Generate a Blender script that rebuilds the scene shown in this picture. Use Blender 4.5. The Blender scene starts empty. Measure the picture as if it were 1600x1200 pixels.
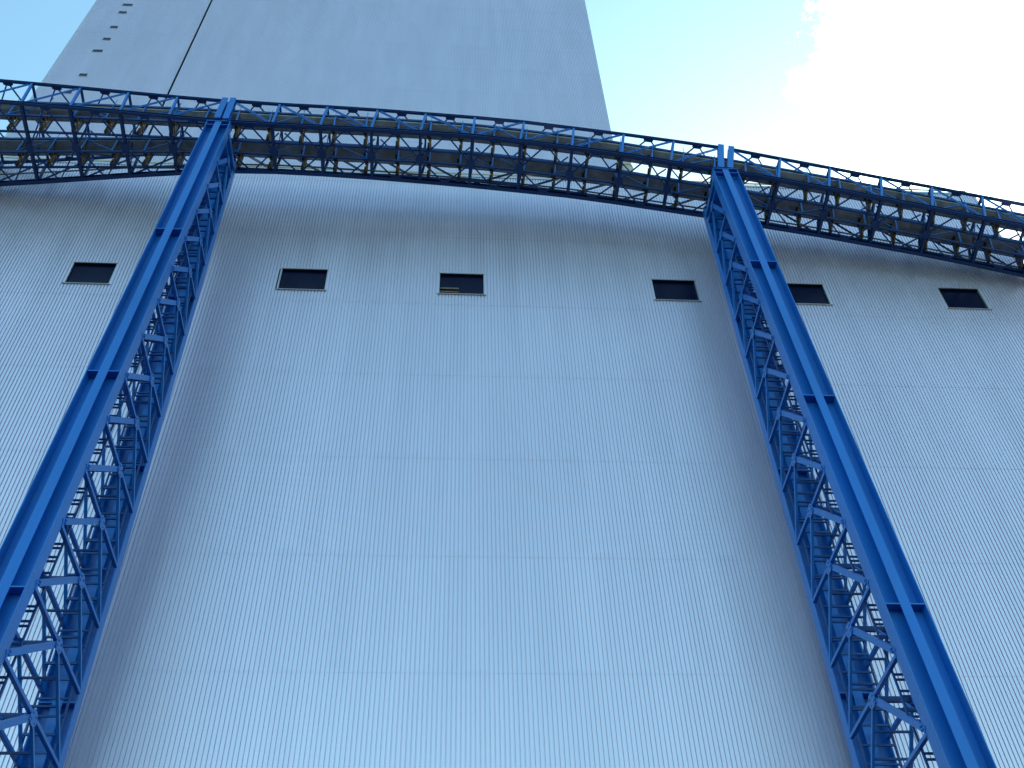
import bpy, math, random
from mathutils import Vector, Matrix
random.seed(7)
scene = bpy.context.scene
col = scene.collection

# ------------------------------------------------------------------ camera
cd = bpy.data.cameras.new('camera')
cd.lens = 36.0
cd.sensor_width = 36.0
cd.clip_start = 0.1
cd.clip_end = 6000
cam = bpy.data.objects.new('camera', cd)
col.objects.link(cam)
Rm = Matrix(((0.99791319, -0.02338737, -0.06018551),
             (-0.05793693, -0.73581246, -0.67470241),
             (-0.02850574, 0.67678139, -0.73563195)))
# columns of the camera matrix: right, up, back in world space
cam.matrix_world = Matrix.Translation((0, 0, 1.6)) @ Rm.to_4x4()
scene.camera = cam

# ------------------------------------------------------------------ world
SUN_AZ, SUN_EL = math.radians(33), math.radians(34)      # behind the building, to the right
world = bpy.data.worlds.new("World")
scene.world = world
world.use_nodes = True
nt = world.node_tree
nt.nodes.clear()
def N(tree, t, **kw):
    n = tree.nodes.new(t)
    for k, v in kw.items():
        setattr(n, k, v)
    return n
out = N(nt, 'ShaderNodeOutputWorld')
bg = N(nt, 'ShaderNodeBackground')
sky = N(nt, 'ShaderNodeTexSky', sky_type='NISHITA')
sky.sun_disc = False
sky.sun_elevation = SUN_EL
sky.sun_rotation = SUN_AZ
sky.air_density = 1.0
sky.dust_density = 1.0
sky.ozone_density = 1.0
bg.inputs['Strength'].default_value = 0.13
# broken white clouds, thickest in the part of the sky to the right of the tower
tc = N(nt, 'ShaderNodeTexCoord')
dotn = N(nt, 'ShaderNodeVectorMath', operation='DOT_PRODUCT')
dotn.inputs[1].default_value = Vector((0.433, 0.379, 0.818)).normalized()
nz = N(nt, 'ShaderNodeTexNoise')
nz.inputs['Scale'].default_value = 11.0
nz.inputs['Detail'].default_value = 9
nz.inputs['Roughness'].default_value = 0.72
mr = N(nt, 'ShaderNodeMapRange')
mr.inputs['From Min'].default_value = 0.9845
mr.inputs['From Max'].default_value = 0.999
mr.inputs['To Min'].default_value = -0.30
mr.inputs['To Max'].default_value = 0.40
add = N(nt, 'ShaderNodeMath', operation='ADD')
ramp = N(nt, 'ShaderNodeMapRange', interpolation_type='SMOOTHSTEP')
ramp.inputs['From Min'].default_value = 0.50
ramp.inputs['From Max'].default_value = 0.62
mix = N(nt, 'ShaderNodeMixRGB')
mix.inputs['Color2'].default_value = (9.5, 9.8, 10.2, 1)
L = nt.links.new
L(tc.outputs['Generated'], dotn.inputs[0])
L(tc.outputs['Generated'], nz.inputs['Vector'])
L(dotn.outputs['Value'], mr.inputs['Value'])
L(mr.outputs['Result'], add.inputs[0])
L(nz.outputs['Fac'], add.inputs[1])
L(add.outputs[0], ramp.inputs['Value'])
L(ramp.outputs['Result'], mix.inputs['Fac'])
L(sky.outputs['Color'], mix.inputs['Color1'])
tint = N(nt, 'ShaderNodeMixRGB', blend_type='MULTIPLY')
tint.inputs['Fac'].default_value = 1.0
tint.inputs['Color2'].default_value = (0.90, 1.20, 1.04, 1)
L(mix.outputs['Color'], tint.inputs['Color1'])
L(tint.outputs['Color'], bg.inputs['Color'])
L(bg.outputs['Background'], out.inputs['Surface'])

# ------------------------------------------------------------------ sun
sl = bpy.data.lights.new('sun', 'SUN')
sl.energy = 3.0
sl.angle = math.radians(0.5)
sl.color = (1.0, 0.95, 0.88)
sun = bpy.data.objects.new('sun', sl)
col.objects.link(sun)
sd = Vector((math.sin(SUN_AZ) * math.cos(SUN_EL), math.cos(SUN_AZ) * math.cos(SUN_EL), math.sin(SUN_EL)))
sun.rotation_euler = sd.to_track_quat('Z', 'Y').to_euler()

scene.view_settings.view_transform = 'Standard'
scene.view_settings.look = 'None'
scene.view_settings.gamma = 1
scene.view_settings.exposure = 1.45

# ------------------------------------------------------------------ materials
def pmat(name, rgb, rough=0.5, metal=0.0, spec=0.5, var=0.0, vscale=0.6, bump=0.0, streak=False, tint=None):
    m = bpy.data.materials.new(name)
    m.use_nodes = True
    t = m.node_tree
    b = t.nodes['Principled BSDF']
    b.inputs['Base Color'].default_value = (*rgb, 1)
    b.inputs['Roughness'].default_value = rough
    b.inputs['Metallic'].default_value = metal
    b.inputs['Specular IOR Level'].default_value = spec
    if var > 0:
        c = N(t, 'ShaderNodeTexCoord')
        mp = N(t, 'ShaderNodeMapping')
        mp.inputs['Scale'].default_value = (1, 1, 0.12 if streak else 1)
        n = N(t, 'ShaderNodeTexNoise')
        n.inputs['Scale'].default_value = vscale
        n.inputs['Detail'].default_value = 6
        n.inputs['Roughness'].default_value = 0.65
        r = N(t, 'ShaderNodeMapRange')
        r.inputs['From Min'].default_value = 0.3
        r.inputs['From Max'].default_value = 0.7
        mx = N(t, 'ShaderNodeMixRGB')
        k1, k2 = 1 - var, 1 + var
        t2 = tint or (1, 1, 1)
        mx.inputs['Color1'].default_value = (rgb[0] * k1 * t2[0], rgb[1] * k1 * t2[1], rgb[2] * k1 * t2[2], 1)
        mx.inputs['Color2'].default_value = (min(1, rgb[0] * k2), min(1, rgb[1] * k2), min(1, rgb[2] * k2), 1)
        t.links.new(c.outputs['Object'], mp.inputs['Vector'])
        t.links.new(mp.outputs['Vector'], n.inputs['Vector'])
        t.links.new(n.outputs['Fac'], r.inputs['Value'])
        t.links.new(r.outputs['Result'], mx.inputs['Fac'])
        t.links.new(mx.outputs['Color'], b.inputs['Base Color'])
        r2 = N(t, 'ShaderNodeMapRange')
        r2.inputs['To Min'].default_value = max(0.05, rough - 0.07)
        r2.inputs['To Max'].default_value = rough + 0.07
        t.links.new(n.outputs['Fac'], r2.inputs['Value'])
        t.links.new(r2.outputs['Result'], b.inputs['Roughness'])
        if bump > 0:
            bp = N(t, 'ShaderNodeBump')
            bp.inputs['Strength'].default_value = bump
            bp.inputs['Distance'].default_value = 0.02
            t.links.new(n.outputs['Fac'], bp.inputs['Height'])
            t.links.new(bp.outputs['Normal'], b.inputs['Normal'])
    return m

M = {
    'clad': pmat('silver_cladding', (0.78, 0.695, 0.79), 0.39, 0.75, 0.5, 0.035, 0.45, streak=True),
    'flash': pmat('flashing', (0.60, 0.58, 0.58), 0.42, 0.8, 0.5, 0.04, 1.5),
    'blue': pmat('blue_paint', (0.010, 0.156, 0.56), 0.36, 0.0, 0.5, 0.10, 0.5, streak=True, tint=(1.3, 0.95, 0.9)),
    'blue_shade': pmat('shaded_blue_paint', (0.006, 0.055, 0.215), 0.5, 0.0, 0.5, 0.15, 0.7),  # blue paint with shade darkened in: chords, rear members, inner bars
    'deck': pmat('galvanised_deck', (0.36, 0.37, 0.40), 0.55, 0.15, 0.4, 0.28, 1.2, tint=(1.02, 0.97, 0.86)),
    'orange': pmat('ochre_primer', (0.24, 0.13, 0.04), 0.6, 0.0, 0.4, 0.3, 3.0, tint=(0.7, 0.6, 0.5)),
    'dark': pmat('dark_steel', (0.02, 0.022, 0.03), 0.5, 0.2, 0.5, 0.2, 2.0),
    'pale_line': pmat('pale_strip', (0.40, 0.38, 0.33), 0.45, 0.4, 0.5, 0.12, 2.0),  # pale tone for the line of light by the rear chord
    'glass': pmat('dark_glass', (0.003, 0.005, 0.028), 0.22, 0.0, 0.25, 0.2, 0.8),
    'joint': pmat('joint_sealant', (0.008, 0.008, 0.018), 0.7, 0.0, 0.2),
    'body': pmat('inner_lining', (0.03, 0.03, 0.04), 0.8, 0.0, 0.2, 0.1, 0.5),
    'roof': pmat('roof_membrane', (0.25, 0.25, 0.25), 0.8, 0.0, 0.3, 0.1, 0.3),
    'beige': pmat('beige_trim', (0.48, 0.42, 0.34), 0.6, 0.0, 0.4, 0.08, 1.0),
    'slat': pmat('timber_slat', (0.17, 0.11, 0.075), 0.6, 0.0, 0.3, 0.2, 4.0),
    'ground': pmat('asphalt_yard', (0.045, 0.045, 0.045), 0.85, 0.0, 0.3, 0.2, 0.08, bump=0.2),
}

def sheet_variation(mat, amt):
    # each cladding sheet (about one metre wide, one storey tall) has its own slight tone
    t = mat.node_tree
    b = t.nodes['Principled BSDF']
    src = b.inputs['Base Color'].links[0].from_socket
    c = N(t, 'ShaderNodeTexCoord')
    sep = N(t, 'ShaderNodeSeparateXYZ')
    comb = N(t, 'ShaderNodeCombineXYZ')
    t.links.new(c.outputs['Object'], sep.inputs[0])
    for ax, w in (('X', 1.065), ('Z', 6.83)):
        d = N(t, 'ShaderNodeMath', operation='DIVIDE'); d.inputs[1].default_value = w
        f = N(t, 'ShaderNodeMath', operation='FLOOR')
        t.links.new(sep.outputs[ax], d.inputs[0]); t.links.new(d.outputs[0], f.inputs[0])
        t.links.new(f.outputs[0], comb.inputs[ax])
    wn = N(t, 'ShaderNodeTexWhiteNoise', noise_dimensions='3D')
    t.links.new(comb.outputs[0], wn.inputs['Vector'])
    mr_ = N(t, 'ShaderNodeMapRange')
    mr_.inputs['To Min'].default_value = 1 - amt
    mr_.inputs['To Max'].default_value = 1.0
    t.links.new(wn.outputs['Value'], mr_.inputs['Value'])
    mm = N(t, 'ShaderNodeMixRGB', blend_type='MULTIPLY'); mm.inputs['Fac'].default_value = 1
    t.links.new(src, mm.inputs['Color1']); t.links.new(mr_.outputs['Result'], mm.inputs['Color2'])
    t.links.new(mm.outputs['Color'], b.inputs['Base Color'])
sheet_variation(M['clad'], 0.035)

def weathering(mat, rgb, lo, hi, scale):
    # small irregular chalky or rusty patches
    t = mat.node_tree
    b = t.nodes['Principled BSDF']
    src = b.inputs['Base Color'].links[0].from_socket
    c = N(t, 'ShaderNodeTexCoord')
    mp = N(t, 'ShaderNodeMapping'); mp.inputs['Scale'].default_value = (1, 1, 0.35)
    n = N(t, 'ShaderNodeTexNoise'); n.inputs['Scale'].default_value = scale; n.inputs['Detail'].default_value = 8
    n.inputs['Roughness'].default_value = 0.7
    r = N(t, 'ShaderNodeMapRange', interpolation_type='SMOOTHSTEP')
    r.inputs['From Min'].default_value = lo; r.inputs['From Max'].default_value = hi; r.inputs['To Max'].default_value = 0.55
    mm = N(t, 'ShaderNodeMixRGB'); mm.inputs['Color2'].default_value = (*rgb, 1)
    t.links.new(c.outputs['Object'], mp.inputs['Vector']); t.links.new(mp.outputs['Vector'], n.inputs['Vector'])
    t.links.new(n.outputs['Fac'], r.inputs['Value']); t.links.new(r.outputs['Result'], mm.inputs['Fac'])
    t.links.new(src, mm.inputs['Color1']); t.links.new(mm.outputs['Color'], b.inputs['Base Color'])
weathering(M['blue'], (0.06, 0.17, 0.36), 0.56, 0.72, 1.7)
weathering(M['blue_shade'], (0.05, 0.05, 0.09), 0.56, 0.70, 2.3)

# ------------------------------------------------------------------ mesh helpers
class MB:
    def __init__(s):
        s.v = []
        s.f = []
    def add(s, vs, fs):
        o = len(s.v)
        s.v += [tuple(v) for v in vs]
        s.f += [tuple(i + o for i in f) for f in fs]
    def box(s, x0, x1, y0, y1, z0, z1):
        s.add([(x0, y0, z0), (x1, y0, z0), (x1, y1, z0), (x0, y1, z0), (x0, y0, z1), (x1, y0, z1), (x1, y1, z1), (x0, y1, z1)],
              [(0, 3, 2, 1), (4, 5, 6, 7), (0, 1, 5, 4), (1, 2, 6, 5), (2, 3, 7, 6), (3, 0, 4, 7)])
    def beam(s, p, q, w, h, up=(0, 0, 1), so=0.0, uo=0.0):
        """box from p to q, w across, h along up, shifted so sideways and uo upwards"""
        p, q, up = Vector(p), Vector(q), Vector(up)
        d = (q - p).normalized()
        sd_ = d.cross(up)
        if sd_.length < 1e-4:
            sd_ = d.cross(Vector((0, 1, 0)))
        sd_.normalize()
        u = sd_.cross(d).normalized()
        c = sd_ * so + u * uo
        vs = []
        for e in (p, q):
            for a, b in ((-1, -1), (1, -1), (1, 1), (-1, 1)):
                vs.append(e + c + sd_ * (a * w / 2) + u * (b * h / 2))
        s.add(vs, [(0, 1, 2, 3), (7, 6, 5, 4), (0, 4, 5, 1), (1, 5, 6, 2), (2, 6, 7, 3), (3, 7, 4, 0)])
    def ibeam(s, p, q, w, h, t=0.03, up=(0, 0, 1)):
        """I section: flanges w wide at +-h/2 along up, web between"""
        s.beam(p, q, w, t, up, 0, h / 2 - t / 2)
        s.beam(p, q, w, t, up, 0, -h / 2 + t / 2)
        s.beam(p, q, t, h - 2 * t, up)
    def twin(s, p, q, gap, w, up=(0, 0, 1)):
        """pair of angles side by side, apart along up, with batten plates"""
        s.beam(p, q, w, w, up, 0, gap / 2)
        s.beam(p, q, w, w, up, 0, -gap / 2)
        p, q = Vector(p), Vector(q)
        n = max(1, int((q - p).length / 1.0))
        for i in range(1, n):
            c = p.lerp(q, i / n)
            d = (q - p).normalized() * 0.05
            s.beam(c - d, c + d, w * 0.6, gap, up)
    def build(s, name, mat, parent=None, loc=None):
        me = bpy.data.meshes.new(name)
        off = Vector((0, 0, 0))
        o = bpy.data.objects.new(name, me)
        col.objects.link(o)
        if parent is not None:
            r = parent
            while r is not None:
                off = off + r.location
                r = r.parent
            o.parent = parent
        elif loc is not None:
            off = Vector(loc)
            o.location = off
        me.from_pydata([(a - off[0], b - off[1], c - off[2]) for a, b, c in s.v], [], s.f)
        me.materials.append(mat)
        me.update()
        return o

def empty(name, loc, label, cat, group=None):
    o = bpy.data.objects.new(name, None)
    o.empty_display_size = 0.5
    col.objects.link(o)
    o.location = loc
    o['label'] = label
    o['category'] = cat
    if group:
        o['group'] = group
    return o

# ------------------------------------------------------------------ ground
g = MB()
S = 2500
g.add([(-S, -S, 0), (S, -S, 0), (S, S, 0), (-S, S, 0)], [(0, 1, 2, 3)])
go = g.build('ground', M['ground'])
go['kind'] = 'structure'

# ------------------------------------------------------------------ cladding
PITCH = 0.213
def cladding(mb, x0, x1, zs, Y, holes=(), lap=0.02):
    """vertical trapezoid sheets; each row laps over the one below it"""
    n = int(round((x1 - x0) / PITCH))
    prof = []
    for i in range(n):
        a = x0 + i * PITCH
        prof.append([(a, 0.0), (a + 0.036, 0.0), (a + 0.048, -0.070), (a + 0.201, -0.070), (a + PITCH, 0.0)])
    def rng(z0, z1, xa, xb):
        segs = [(z0, z1)]
        for (hx0, hx1, hz0, hz1) in holes:
            if xb > hx0 and xa < hx1:
                new = []
                for (s0, s1) in segs:
                    if hz1 <= s0 or hz0 >= s1:
                        new.append((s0, s1))
                    else:
                        if hz0 > s0:
                            new.append((s0, hz0))
                        if hz1 < s1:
                            new.append((hz1, s1))
                segs = new
        return segs
    for r in range(len(zs) - 1):
        z0, z1 = zs[r], zs[r + 1]
        for pr in prof:
            xm = 0.5 * (pr[0][0] + pr[-1][0])
            for (a, b) in rng(z0, z1, xm - 0.01, xm + 0.01):
                ya = Y - lap if a == z0 else Y - lap * (z1 - a) / (z1 - z0)
                yb = Y - lap * max(0, (z1 - b)) / (z1 - z0)
                vs = [(x, ya + dy, a) for x, dy in pr] + [(x, yb + dy, b) for x, dy in pr]
                k = len(pr)
                mb.add(vs, [(i, i + 1, k + i + 1, k + i) for i in range(k - 1)])
                if a == z0:      # folded lower edge of the sheet
                    vs = [(x, ya + dy, a) for x, dy in pr] + [(x, ya + dy + lap, a) for x, dy in pr]
                    mb.add(vs, [(k + i, k + i + 1, i + 1, i) for i in range(k - 1)])

# ------------------------------------------------------------------ turbine hall
D = 41.5
XL, XR = -56.0, 40.84
ZR = 70.2
hall = empty('turbine_hall', (0, D, 0),
             'wide silver corrugated metal hall with a row of six dark windows, behind the blue pylons', 'building')
seams = [0, 6.8, 13.6, 20.4, 27.15, 33.8, 40.55, 47.4, 54.3, 61.9, 68.9, ZR]
wins = [(-24.98, -22.22), (-11.37, -8.38), (-0.86, 2.07), (13.57, 16.52), (22.6, 25.48), (33.69, 36.52)]
WZ0, WZ1 = 55.40, 57.66
TR = 0.09
nrib = int(round((XR - XL) / PITCH))
XL = XR - nrib * PITCH
holes = [(a - TR, b + TR, WZ0, WZ1) for a, b in wins]
cl = MB()
cladding(cl, XL, XR, seams, D, holes, 0.009)
cl.build('wall_cladding', M['clad'], hall)
# lining behind the sheets, with the same openings
bd = MB()
xs = [XL]
for a, b in wins:
    bd.box(xs[-1], a, D + 0.06, D + 0.25, 0, ZR - 0.1)
    bd.box(a, b, D + 0.06, D + 0.25, 0, WZ0)
    bd.box(a, b, D + 0.06, D + 0.25, WZ1, ZR - 0.1)
    xs.append(b)
bd.box(xs[-1], XR - 0.02, D + 0.06, D + 0.25, 0, ZR - 0.1)
bd.build('inner_lining', M['body'], hall)
sidew = MB()
sidew.box(XR - 0.3, XR, D + 0.26, 130, 0, ZR)
sidew.box(XL, XL + 0.3, D + 0.26, 130, 0, ZR)
sidew.box(XL, XR, 129.7, 130, 0, ZR - 0.01)
sidew.build('side_wall', M['clad'], hall)
rf = MB()
rf.box(XL + 0.31, XR - 0.31, D + 0.26, 129.6, ZR - 0.6, ZR - 0.3)
rf.build('roof', M['roof'], hall)
ct = MB()
ct.box(XR + 0.003, XR + 0.05, D - 0.09, D + 0.35, 0, ZR + 0.02)
ct.box(XR - 0.16, XR + 0.003, D - 0.09, D - 0.065, 0, ZR + 0.02)
ct.build('corner_flashing', M['flash'], hall)
cp = MB()
cp.box(XL, XR + 0.06, D - 0.11, D + 0.4, ZR + 0.022, ZR + 0.10)
cp.box(XL, XR + 0.06, D - 0.11, D - 0.085, ZR - 0.12, ZR + 0.022)
cp.build('coping', M['flash'], hall)
rl = MB()
rl.box(XL, XR - 0.1, D + 0.30, D + 0.36, ZR + 0.95, ZR + 1.12)
x = XL + 0.5
while x < XR:
    rl.box(x, x + 0.07, D + 0.30, D + 0.36, ZR + 0.102, ZR + 0.95)
    x += 2.4
rl.build('roof_rail', M['beige'], hall)
gut = MB()
gut.box(XR - 2.6, XR + 0.6, D + 1.2, D + 1.45, ZR + 0.55, ZR + 0.75)
gut.box(XR - 2.3, XR - 2.2, D + 1.25, D + 1.4, ZR - 0.3, ZR + 0.55)
gut.box(XR - 0.5, XR - 0.4, D + 1.25, D + 1.4, ZR - 0.3, ZR + 0.55)
gut.build('roof_beam', M['beige'], hall)

for wi, (a, b) in enumerate(wins):
    fr = MB()
    yf = D - 0.075
    # plain reveals each side, deep head and jambs
    fr.box(a - TR - 0.02, a, yf, yf + 0.03, WZ0 - 0.02, WZ1 + 0.02)
    fr.box(b, b + TR + 0.02, yf, yf + 0.03, WZ0 - 0.02, WZ1 + 0.02)
    fr.box(a - 0.03, a, yf + 0.032, D + 0.058, WZ0, WZ1)
    fr.box(b, b + 0.03, yf + 0.032, D + 0.058, WZ0, WZ1)
    fr.box(a - TR, b + TR, yf - 0.03, yf - 0.002, WZ1 + 0.0, WZ1 + 0.07)
    w = fr.build('window', M['flash'], hall)
    hd = MB()
    hd.box(a, b, yf + 0.01, D + 0.05, WZ1 - 0.04, WZ1 - 0.003)
    hd.build('window_head', M['dark'], w)
    sl_ = MB()
    sl_.box(a - TR - 0.06, b + TR + 0.06, yf - 0.09, D + 0.05, WZ0 - 0.06, WZ0 - 0.022)
    sl_.build('sill', M['flash'], w)
    pn = MB()
    pn.box(a, b, D + 0.10, D + 0.12, WZ0 + 0.003, WZ1 - 0.003)
    pn.build('pane', M['glass'], w)
    if wi == 2:
        st = MB()
        for k, zz in enumerate((WZ0 + 0.06, WZ0 + 0.34, WZ0 + 0.68)):
            st.box(a + 0.06, a + 1.28, D + 0.03, D + 0.06, zz, zz + (0.2, 0.12, 0.17)[k])
        st.build('timber_slat', M['slat'], w)

# ------------------------------------------------------------------ boiler tower
TY = 64.0
TX0, TX1, TJ = -53.4, 19.7, -37.15
tower = empty('boiler_tower', (0, TY, 0),
              'very tall silver clad tower rising behind the hall, split by one dark vertical joint', 'building')
tz = [0.0, 60.0, 67.4]
while tz[-1] < 178:
    tz.append(tz[-1] + 6.8)
for nm, a, b in (('wall_cladding', TX0, TJ - 0.13), ('wall_cladding', TJ + 0.13, TX1)):
    m = MB()
    n = int(round((b - a) / PITCH))
    a2 = a if a == TX0 else b - n * PITCH
    cladding(m, a2, b, tz, TY, (), 0.007)
    m.build(nm, M['clad'], tower)
m = MB()
m.box(TX0 + 0.1, TX1 - 0.02, TY + 0.12, TY + 60, 0, tz[-1] - 0.05)
m.build('tower_core', M['body'], tower)
m = MB()
m.box(TJ - 0.28, TJ + 0.28, TY + 0.03, TY + 0.10, 0, tz[-1] - 0.1)
m.build('expansion_joint', M['joint'], tower)
m = MB()
m.box(TX0 - 0.1, TX0 + 0.05, TY - 0.08, TY + 60, 0, tz[-1])
m.box(TX1 - 0.02, TX1 + 0.1, TY - 0.08, TY + 60, 0, tz[-1])
m.build('corner_flashing', M['flash'], tower)
for (x0, x1, z) in ((-49.4, -48.0, 151.9), (-49.3, -48.2, 149.2), (-49.2, -48.2, 144.1), (-49.2, -48.2, 140.2),
                    (-49.6, -48.3, 136.4), (-49.4, -48.4, 129.2), (-49.7, -49.0, 124.3)):
    v = MB()
    v.box(x0, x1, TY - 0.10, TY - 0.05, z - 0.35, z + 0.35)
    lo = v.build('louvre', M['dark'], tower)
    v = MB()
    v.box(x0 - 0.1, x1 + 0.1, TY - 0.12, TY - 0.045, z - 0.38, z - 0.355)
    v.build('louvre_sill', M['flash'], lo)

# ------------------------------------------------------------------ roof vent stack
st = empty('vent_stack', (15.3, 47.2, ZR - 0.3), 'short beige vent stack on the hall roof, half hidden behind the blue gallery', 'chimney')
m = MB()
def ring(mb, cx, cy, r, z0, z1, n=20, cap=True):
    vs = [(cx + r * math.cos(2 * math.pi * i / n), cy + r * math.sin(2 * math.pi * i / n), z0) for i in range(n)]
    vs += [(x, y, z1) for x, y, _ in vs]
    fs = [(i, (i + 1) % n, n + (i + 1) % n, n + i) for i in range(n)]
    if cap:
        fs.append(tuple(range(n, 2 * n)))
    mb.add(vs, fs)
ring(m, 15.3, 47.2, 0.56, ZR - 0.3, 84.2)
ring(m, 15.3, 47.2, 0.62, 81.8, 81.95)
ring(m, 15.3, 47.2, 0.62, 77.0, 77.15)
m.build('flue', M['beige'], st)
m = MB()
ring(m, 15.3, 47.2, 0.64, 84.2, 84.4)
m.build('flue_cap', M['dark'], st)
m = MB()
m.box(14.62, 14.70, 46.75, 46.83, ZR - 0.3, 84.0)
m.box(15.0, 15.3, 46.5, 46.62, 82.6, 83.4)
m.build('ladder', M['dark'], st)

# ------------------------------------------------------------------ gallery nodes (metres): front bottom x y z, rear bottom x y, top z, top shift in x
SP = {
 'left': [(-35.76, 34.35, 66.14, -36.24, 41.39, 69.23, -0.26),
          (-32.57, 34.40, 66.06, -32.99, 40.96, 69.02, -0.16),
          (-29.25, 34.47, 65.94, -29.62, 40.53, 68.82, -0.13),
          (-26.02, 34.55, 65.79, -26.36, 40.06, 68.61, -0.03),
          (-22.68, 34.65, 65.63, -22.90, 39.55, 68.41, -0.08),
          (-19.41, 34.74, 65.45, -19.54, 39.10, 68.20, 0.01),
          (-16.18, 34.82, 65.22, -16.33, 38.65, 68.05, 0.06)],
 'mid': [(-15.62, 34.83, 65.18, -15.80, 38.62, 68.10, 0.05),
          (-12.49, 34.89, 65.17, -12.62, 38.54, 68.01, 0.15),
          (-9.27, 34.95, 65.20, -9.29, 38.62, 68.04, 0.23),
          (-5.81, 35.02, 65.24, -5.89, 38.77, 67.99, 0.26),
          (-2.45, 35.08, 65.22, -2.50, 38.93, 67.84, 0.29),
          (1.12, 35.15, 65.12, 1.02, 39.08, 67.71, 0.18),
          (4.43, 35.28, 64.88, 4.50, 39.19, 67.58, 0.35),
          (8.02, 35.44, 64.56, 8.07, 39.28, 67.27, 0.30),
          (11.47, 35.57, 64.11, 11.50, 39.41, 66.89, 0.40),
          (14.84, 35.72, 63.52, 14.89, 39.49, 66.47, 0.58),
          (18.25, 35.86, 62.94, 18.35, 39.60, 66.03, 0.55)],
 'right': [(18.89, 35.89, 62.95, 18.80, 39.75, 65.89, 0.64),
          (22.23, 36.09, 62.39, 22.20, 39.90, 65.21, 0.69),
          (25.67, 36.29, 61.80, 25.87, 40.08, 64.54, 0.72),
          (29.25, 36.51, 61.13, 29.49, 40.29, 63.82, 0.71),
          (32.65, 36.70, 60.43, 33.02, 40.47, 63.14, 0.80),
          (36.17, 36.92, 59.69, 36.58, 40.70, 62.44, 0.75),
          (39.63, 37.12, 58.95, 40.12, 40.98, 61.75, 0.70),
          (43.14, 37.35, 58.18, 43.75, 41.29, 61.04, 0.71)],
}
def gusset(mb, c, along, across, a, b, t=0.03):
    """octagonal-ish plate lying in the plane along x across"""
    c = Vector(c); u = Vector(along).normalized(); v = Vector(across).normalized()
    n = u.cross(v).normalized() * (t / 2)
    pts = [(-a, -b * .45), (-a * .45, -b), (a * .45, -b), (a, -b * .45), (a, b * .45), (a * .45, b), (-a * .45, b), (-a, b * .45)]
    vs = [c + u * p + v * q - n for p, q in pts] + [c + u * p + v * q + n for p, q in pts]
    fs = [tuple(range(7, -1, -1)), tuple(range(8, 16))] + [(i, (i + 1) % 8, 8 + (i + 1) % 8, 8 + i) for i in range(8)]
    mb.add(vs, fs)

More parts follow.
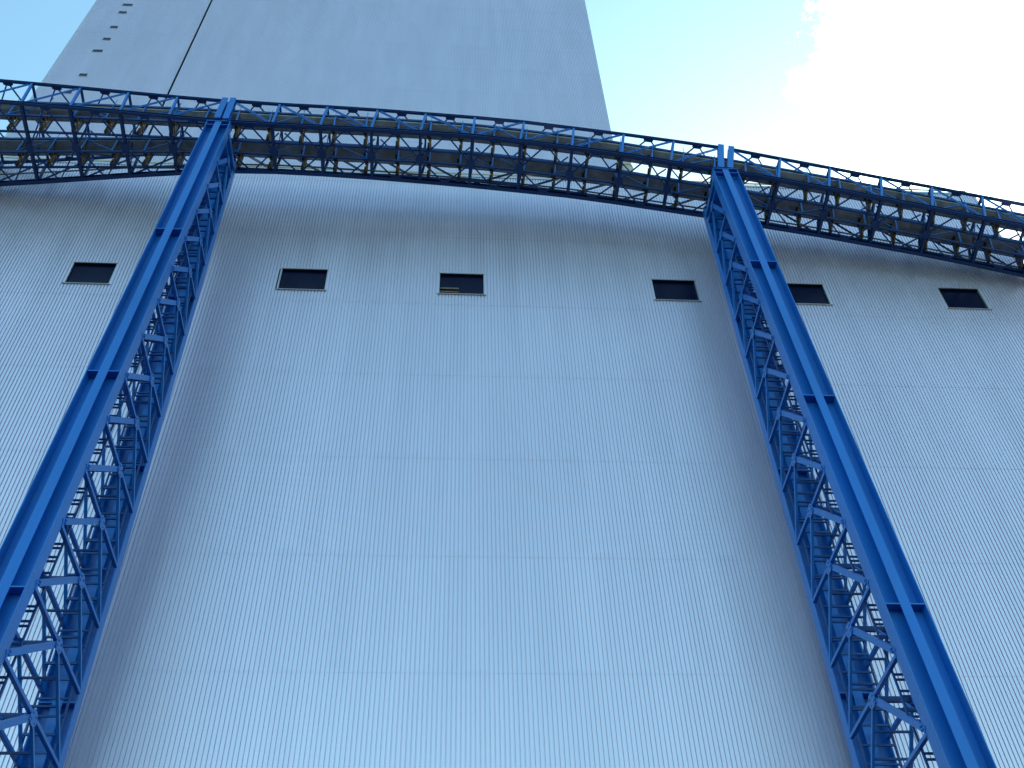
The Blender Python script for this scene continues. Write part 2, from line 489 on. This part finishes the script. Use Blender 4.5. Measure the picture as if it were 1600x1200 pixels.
SPL = {'left': 'leftmost span of the blue lattice gallery, fanning wider to the left of the left pylon',
       'mid': 'middle span of the blue lattice gallery bridging the two pylons',
       'right': 'rightmost span of the blue lattice gallery, running down right of the right pylon'}
for key, nodes in SP.items():
    A = [Vector((n[0] + n[6], n[1], n[5])) for n in nodes]
    B = [Vector((n[0], n[1], n[2])) for n in nodes]
    E = [Vector((n[3], n[4], n[2])) for n in nodes]
    F = [Vector((n[3] + n[6], n[4], n[5])) for n in nodes]
    K = len(nodes)
    root = empty('gallery_truss', B[0], SPL[key], 'lattice girder', 'spans of the blue conveyor gallery')
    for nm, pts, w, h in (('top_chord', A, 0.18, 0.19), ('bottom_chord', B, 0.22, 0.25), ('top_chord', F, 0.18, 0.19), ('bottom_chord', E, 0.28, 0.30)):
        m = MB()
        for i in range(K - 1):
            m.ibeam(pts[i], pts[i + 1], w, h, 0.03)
        m.build(nm, M['blue_shade'], root)
    for i in range(K):
        endp = (key == 'left' and i == K - 1) or (key == 'mid' and i in (0, K - 1)) or (key == 'right' and i == 0)
        m = MB()
        if endp:
            m.ibeam(B[i] + Vector((0, 0, 0.17)), A[i] + Vector((0, 0, 0.2)), 0.42, 0.34, 0.035, (0, 1, 0))
        else:
            m.ibeam(B[i] + Vector((0, 0, 0.12)), A[i] - Vector((0, 0, 0.09)), 0.16, 0.14, 0.02, (0, 1, 0))
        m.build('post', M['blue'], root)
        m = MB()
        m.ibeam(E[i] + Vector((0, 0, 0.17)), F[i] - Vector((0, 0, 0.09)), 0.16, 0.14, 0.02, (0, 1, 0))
        m.build('post', M['blue_shade'], root)
        m = MB()
        m.ibeam(A[i] + Vector((0, 0.12, 0)), F[i] - Vector((0, 0.12, 0)), 0.14, 0.17, 0.02)
        m.build('cross_beam', M['blue_shade'], root)
        m = MB()
        m.ibeam(B[i] + Vector((0, 0.15, 0)), E[i] - Vector((0, 0.15, 0)), 0.20, 0.26, 0.025)
        cb = m.build('cross_beam', M['blue_shade'], root)
        m = MB()
        c = B[i].lerp(E[i], 0.54) - Vector((0, 0, 0.145))
        gusset(m, c, (1, 0, 0), E[i] - B[i], 0.30, 0.34)
        m.build('gusset_plate', M['blue_shade'], cb)
    for i in range(1, K - 1):
        # knee braces across each frame
        c = A[i].lerp(F[i], 0.5)
        for o_, f_ in ((B[i], 0.06), (E[i], 0.94)):
            m = MB()
            m.beam(B[i].lerp(E[i], f_) + Vector((0, 0, 0.15)), c - Vector((0, 0, 0.1)), 0.07, 0.07)
            m.build('knee_brace', M['blue_shade'], root)
    for i in range(K - 1):
        # main diagonals of the two side faces fall towards mid-span
        fall = (i < (K - 1) / 2) if key == 'mid' else (key == 'right')
        for lo_, hi_ in ((B, A), (E, F)):
            p = hi_[i] if fall else hi_[i + 1]
            q = lo_[i + 1] if fall else lo_[i]
            m = MB()
            d = (q - p).normalized()
            m.twin(p + d * 0.25, q - d * 0.25, 0.13, 0.055)
            m.build('diagonal', M['blue'] if lo_ is B else M['blue_shade'], root)
        # plan bracing, bottom and top: mid-panel gussets on both chords to the middle of each cross beam
        for lv, (P, Q), dz in (('b', (B, E), -0.12), ('t', (A, F), -0.08)):
            z = Vector((0, 0, dz))
            mp_, mq_ = P[i].lerp(P[i + 1], 0.5) + z, Q[i].lerp(Q[i + 1], 0.5) + z
            c0, c1 = P[i].lerp(Q[i], 0.54) + z, P[i + 1].lerp(Q[i + 1], 0.54) + z
            m = MB()
            for c in (c0, c1):
                for e in (mp_, mq_):
                    d = (e - c).normalized()
                    m.beam(c + d * 0.3, e - d * 0.15, 0.085, 0.085)
            u = (P[i + 1] - P[i])
            gusset(m, mp_ + Vector((0, 0.14, 0)), u, (0, 1, 0), 0.34, 0.16)
            gusset(m, mq_ - Vector((0, 0.14, 0)), u, (0, 1, 0), 0.34, 0.16)
            m.build('plan_bracing', M['blue_shade'], root)
    m = MB()
    for i in range(K - 1):
        a = E[i].lerp(B[i], 0.09) + Vector((0, 0, 0.28))
        b = E[i + 1].lerp(B[i + 1], 0.09) + Vector((0, 0, 0.28))
        m.beam(a, b, 0.12, 0.03)
    m.build('light_line_strip', M['pale_line'], root)  # added strip, stands in for a thin line of light above the chord

# ------------------------------------------------------------------ the two belt conveyors inside the gallery
PATH = [(Vector((n[0], n[1], n[2])), Vector((n[3], n[4], n[2]))) for k in ('left', 'mid', 'right') for n in SP[k]]
cum = [0.0]
for i in range(1, len(PATH)):
    cum.append(cum[-1] + (PATH[i][0] - PATH[i - 1][0]).length)
def at(s):
    s = max(0.0, min(cum[-1] - 1e-4, s))
    i = max(j for j in range(len(cum)) if cum[j] <= s)
    i = min(i, len(cum) - 2)
    f = (s - cum[i]) / (cum[i + 1] - cum[i])
    b = PATH[i][0].lerp(PATH[i + 1][0], f)
    e = PATH[i][1].lerp(PATH[i + 1][1], f)
    return b, (e - b).normalized(), (PATH[i + 1][0] - PATH[i][0]).normalized()
def near_t(which, b):
    k = max(0.0, min(1.0, (-15.5 - b.x) / 16.0))
    return (0.24 + 0.85 * k) if which == 0 else (2.42 + 1.55 * k)
def pt(which, s, dt, z):
    b, ac, al = at(s)
    nz_ = Vector((0, 0, 1)) - al * al.z
    return b + ac * (near_t(which, b) + dt) + nz_ * z
CL = ['grey belt conveyor along the front of the gallery, nearer the viewer and higher in view',
      'brownish belt conveyor along the rear of the gallery, nearer the hall wall']
W_ = 1.22
for which in (0, 1):
    root = empty('belt_conveyor', pt(which, 0, 0, 0), CL[which], 'conveyor', 'belt conveyors in the gallery')
    NS = 90
    m = MB()
    prof = [(0.0, 1.95), (0.03, 1.72), (0.35, 1.60), (0.87, 1.60), (1.19, 1.72), (1.22, 1.95)]
    rows = []
    for i in range(NS + 1):
        s = cum[-1] * i / NS
        rows.append([pt(which, s, a, z) for a, z in prof] + [pt(which, s, a, z + 0.03) for a, z in prof[::-1]])
    k = len(rows[0])
    for i in range(NS):
        m.add(rows[i] + rows[i + 1], [(j, (j + 1) % k, k + (j + 1) % k, k + j) for j in range(k)])
    s = 0.4
    while s < cum[-1]:
        for (a0, z0), (a1, z1) in zip(prof[:-1], prof[1:]):
            m.beam(pt(which, s, a0, z0 - 0.03), pt(which, s, a1, z1 - 0.03), 0.035, 0.03)
        s += 0.78
    m.build('deck_plate', M['deck'], root)
    for dt, z, w, h in ((-0.03, 1.93, 0.10, 0.20), (W_ + 0.03, 1.93, 0.10, 0.20), (-0.02, 0.12, 0.10, 0.18), (W_, 0.12, 0.10, 0.20)):
        m = MB()
        for i in range(NS):
            m.beam(pt(which, cum[-1] * i / NS, dt, z), pt(which, cum[-1] * (i + 1) / NS, dt, z), w, h)
        m.build('stringer', M['blue_shade'], root)
    s = 1.0
    idx = 0
    while s < cum[-1] - 0.5:
        b, ac, al = at(s)
        P = lambda dt, z, ds=0.0: pt(which, s + ds, dt, z)
        m = MB()
        m.beam(P(-0.03, 0.2), P(-0.03, 1.84), 0.10, 0.09, (0, 1, 0))
        m.beam(P(-0.03, 1.84), P(-0.03, 2.75 if idx % 2 else 2.35), 0.035, 0.035, (0, 1, 0))
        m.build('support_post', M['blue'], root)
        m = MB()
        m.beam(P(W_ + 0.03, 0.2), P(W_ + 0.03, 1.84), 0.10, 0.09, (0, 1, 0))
        m.build('support_post', M['blue_shade'], root)
        m = MB()
        m.beam(P(0.16, 1.62), P(0.16, 0.75), 0.10, 0.16, (0, 1, 0))
        m.beam(P(1.00, 1.62), P(1.00, 0.35), 0.09, 0.12, (0, 1, 0))
        m.beam(P(0.16, 0.85), P(1.05, 0.45), 0.16, 0.20)
        m.beam(P(0.62, 0.75), P(1.05, 0.05), 0.10, 0.18)
        br = m.build('idler_bracket', M['orange'], root)
        m = MB()
        m.beam(P(0.30, 1.46, -0.20), P(0.95, 1.46, -0.20), 0.13, 0.13)
        m.build('idler_roller', M['dark'], br)
        m = MB()
        m.beam(P(0.55, 0.72, -0.14), P(0.55, 0.72, 0.06), 0.34, 0.30)
        m.build('bearing_box', M['dark'], br)
        m = MB()
        m.beam(P(0.9, 0.50, -0.10), P(0.9, -0.15, -0.10), 0.12, 0.22, (0, 1, 0))
        m.build('hanger_plate', M['dark'], br)
        if idx % 2 == (0 if b.x < 1 else 1):
            m = MB()
            m.beam(P(-0.05, 1.75 if idx % 4 < 2 else 0.25), P(-0.05, 0.25 if idx % 4 < 2 else 1.75, 2.18), 0.06, 0.06)
            m.build('brace', M['blue'], root)
        s += 2.2
        idx += 1

# ------------------------------------------------------------------ pylons
def cruciform(mb, P0, P1, W, b, top_cap=True, splices=()):
    """P0/P1: centre of the section at both ends; flanges left/right, web facing the viewer, T stems front and rear"""
    P0, P1 = Vector(P0), Vector(P1)
    nrm = Vector((0, -1, 0))
    up = nrm
    # side vector of beam(): d x up
    mb.beam(P0, P1, 0.045, b, up, W / 2 - 0.0225, 0)
    mb.beam(P0, P1, 0.045, b, up, -W / 2 + 0.0225, 0)
    wo = -b * 0.24          # the web sits well back between the flanges
    mb.beam(P0, P1, W - 0.09, 0.04, up, 0, wo)
    for sg in (1, -1):
        d0, d1 = (wo + 0.02, b / 2 - 0.046) if sg > 0 else (-b / 2 + 0.046, wo - 0.02)
        mb.beam(P0, P1, 0.035, d1 - d0, up, 0, (d0 + d1) / 2)
        mb.beam(P0, P1, 0.42, 0.045, up, 0, sg * (b / 2 - 0.0235))

def pylon(xc, W, zt, yf0, sf, yr0, sr, levels, splices, label, inner, bF=0.68, bR=0.58):
    """front leg tip y = yf0 - (zt-z)*sf ; rear leg back y = yr0 + (zt-z)*sr"""
    root = empty('pylon', (xc, (yf0 - zt * sf + yr0 + zt * sr) / 2, 0), label, 'pylon', 'blue steel pylons carrying the gallery')
    yF = lambda z: yf0 - (zt - z) * sf + bF / 2
    yR = lambda z: yr0 + (zt - z) * sr - bR / 2
    for nm, yy, b in (('front_leg', yF, bF), ('rear_leg', yR, bR)):
        m = MB()
        cruciform(m, (xc, yy(0), 0), (xc, yy(zt), zt), W, b)
        leg = m.build(nm, M['blue'], root)
        for z in splices:
            for sx in (-1, 1):
                for sy in (-1, 1):
                    m = MB()
                    x0, x1 = (0.045, W / 2 - 0.05) if sx > 0 else (-W / 2 + 0.05, -0.045)
                    y0, y1 = (b * 0.24 + 0.025, b / 2 - 0.005) if sy > 0 else (-b / 2 + 0.005, b * 0.24 - 0.025)
                    m.box(xc + x0, xc + x1, yy(z) + y0, yy(z) + y1, z - 0.03, z + 0.03)
                    if sy < 0 or nm == 'rear_leg':
                        m.build('stiffener', M['blue'], leg)
        m = MB()
        m.box(xc - W / 2 - 0.03, xc + W / 2 + 0.03, yy(zt) - b / 2 - 0.03, yy(zt) + b / 2 + 0.03, zt + 0.002, zt + 0.06)
        m.box(xc - W / 2 + 0.06, xc - 0.24, yy(zt) - b / 2 + 0.02, yy(zt) - 0.03, zt - 0.42, zt - 0.36)
        m.box(xc + 0.24, xc + W / 2 - 0.06, yy(zt) - b / 2 + 0.02, yy(zt) - 0.03, zt - 0.42, zt - 0.36)
        m.build('cap_plate', M['blue'], leg)
        m = MB()
        m.box(xc - W / 2 - 0.35, xc + W / 2 + 0.35, yy(0) - b / 2 - 0.35, yy(0) + b / 2 + 0.35, 0.01, 0.12)
        m.build('base_plate', M['blue'], leg)
    for side in (-1, 1):
        xf = xc + side * (W / 2 - 0.05)
        for i in range(len(levels)):
            z = levels[i]
            ya, yb = yF(z) + bF / 2 - 0.05, yR(z) - bR / 2 + 0.05
            ym = (ya + yb) / 2
            if yb - ya < 0.5:
                continue
            m = MB()
            m.beam((xf, ya, z), (xf, yb, z), 0.17, 0.15)
            m.build('strut', M['blue'], root)
            m = MB()
            gusset(m, (xf + side * 0.09, ym, z - 0.1), (0, 1, 0), (0, 0, 1), 0.36, 0.30, 0.025)
            for dy, dz in ((-0.22, 0.04), (-0.14, 0.04), (0.22, 0.04), (0.14, 0.04), (-0.18, -0.2), (0.18, -0.2)):
                m.box(xf + side * 0.10 - 0.03, xf + side * 0.10 + 0.03, ym + dy - 0.022, ym + dy + 0.022, z - 0.02 + dz - 0.022, z - 0.02 + dz + 0.022)
            m.build('gusset_plate', M['blue'], root)
            if i == 0:
                continue
            zl = levels[i - 1]
            yla, ylb = yF(zl) + bF / 2 - 0.08, yR(zl) - bR / 2 + 0.08
            m = MB()     # wide front brace
            m.beam((xf, ym - 0.1, z - 0.12), (xf, yla, zl + 0.15), 0.15, 0.27)
            for c_ in (0.05, 0.95):
                y_, z_ = ym - 0.1 + (yla - ym + 0.1) * c_, z - 0.12 + (zl + 0.15 - z + 0.12) * c_
                for dy in (-0.05, 0.05):
                    for dz in (-0.07, 0.07):
                        m.box(xf + side * 0.10 - 0.03, xf + side * 0.10 + 0.02, y_ + dy - 0.025, y_ + dy + 0.025, z_ + dz - 0.025, z_ + dz + 0.025)
            m.build('diagonal', M['blue'], root)
            m = MB()
            m.beam((xf, ym + 0.1, z - 0.12), (xf, ylb, zl + 0.15), 0.12, 0.13)
            m.build('diagonal', M['blue'], root)
    # bars from one side frame to the other
    for i in range(len(levels)):
        z = levels[i]
        ya, yb = yF(z) + bF / 2 - 0.05, yR(z) - bR / 2 + 0.05
        ym = (ya + yb) / 2
        xa, xb = xc - W / 2 + 0.12, xc + W / 2 - 0.12
        def bar(y, zz, w, h, nm='cross_bar'):
            m = MB()
            m.beam((xa, y, zz), (xb, y, zz), w, h)
            m.build(nm, M['blue_shade'], root)
        bar(ym, z - 0.05, 0.14, 0.24, 'landing_beam')
        if i == 0:
            continue
        zl = levels[i - 1]
        yla, ylb = yF(zl) + bF / 2, yR(zl) - bR / 2
        for k in (0.27, 0.52, 0.77):
            bar(ym + 0.1 + (ylb - ym - 0.18) * k, z - 0.12 + (zl + 0.15 - z + 0.12) * k, 0.08, 0.09)
        bar(yF(z) + bF / 2 + 0.12, z - 0.12, 0.12, 0.26, 'landing_beam')
        if z > 15 and z < zt - 6:
            for k in (0.22, 0.29, 0.44, 0.51, 0.70, 0.77):
                bar(yF(z) + (yF(zl) - yF(z)) * k + bF / 2 + 0.95, z + (zl - z) * k + 0.5, 0.06, 0.085, 'rung')
            for k in (0.2, 0.45, 0.7, 0.95):
                bar(yR(z) - bR / 2 - 0.55, z + (zl - z) * k, 0.06, 0.09, 'rear_bar')
        for k in (0.33, 0.70):
            bar(ym - 0.1 + (yla - ym + 0.1) * k, z - 0.12 + (zl + 0.15 - z + 0.12) * k, 0.08, 0.09, 'front_bar')
        m = MB()   # slim ladder stile inside, between two levels
        if i % 2 or True:
            xm = xc + (0.28 if inner < 0 else -0.28)
            m.beam((xm, ym - 0.1, z - 0.16), (xm, yla + 0.25, zl + 0.1), 0.09, 0.09)
            m.build('brace', M['blue'], root)
    # upright stiles that carry the rungs and rear bars
    for nm, yy in (('rung_stile', lambda z: yF(z) + bF / 2 + 0.95), ('rear_stile', lambda z: yR(z) - bR / 2 - 0.55)):
        zt2 = zt - (9.0 if nm == 'rung_stile' else 6.0)
        for sx in (-1, 1):
            m = MB()
            xs_ = xc + sx * (W / 2 - 0.12)
            m.beam((xs_, yy(0), 0.1), (xs_, yy(zt2), zt2), 0.07, 0.09, (0, 1, 0))
            m.build(nm, M['blue_shade'], root)
    # saddle at the top carrying the truss ends
    m = MB()
    m.beam((xc - W / 2, yF(zt) , zt - 0.9), (xc - W / 2, yR(zt), zt - 0.9), 0.12, 0.4)
    m.beam((xc + W / 2, yF(zt), zt - 0.9), (xc + W / 2, yR(zt), zt - 0.9), 0.12, 0.4)
    m.beam((xc, yF(zt) + bF / 2, zt + 0.0), (xc, yR(zt) - bR / 2, zt + 0.0), W * 0.8, 0.25)
    m.build('saddle', M['blue'], root)
    return root

lv = [24.88 + 3.145 * k for k in range(-7, 13)]
pylon(-15.93, 1.56, 64.65, 34.53, 0.077, 37.98, 0.050, lv, (11.57, 24.42, 37.21, 50.27),
      'left blue steel pylon, leaning front leg joined to its rear leg by K bracing', 1)
lv = [23.32 + 3.412 * k for k in range(-6, 12)]
pylon(18.40, 1.71, 62.60, 35.56, 0.062, 39.21, 0.036, lv, (12.49, 25.39, 38.45, 50.93),
      'right blue steel pylon, standing in front of the fifth window of the hall', -1)
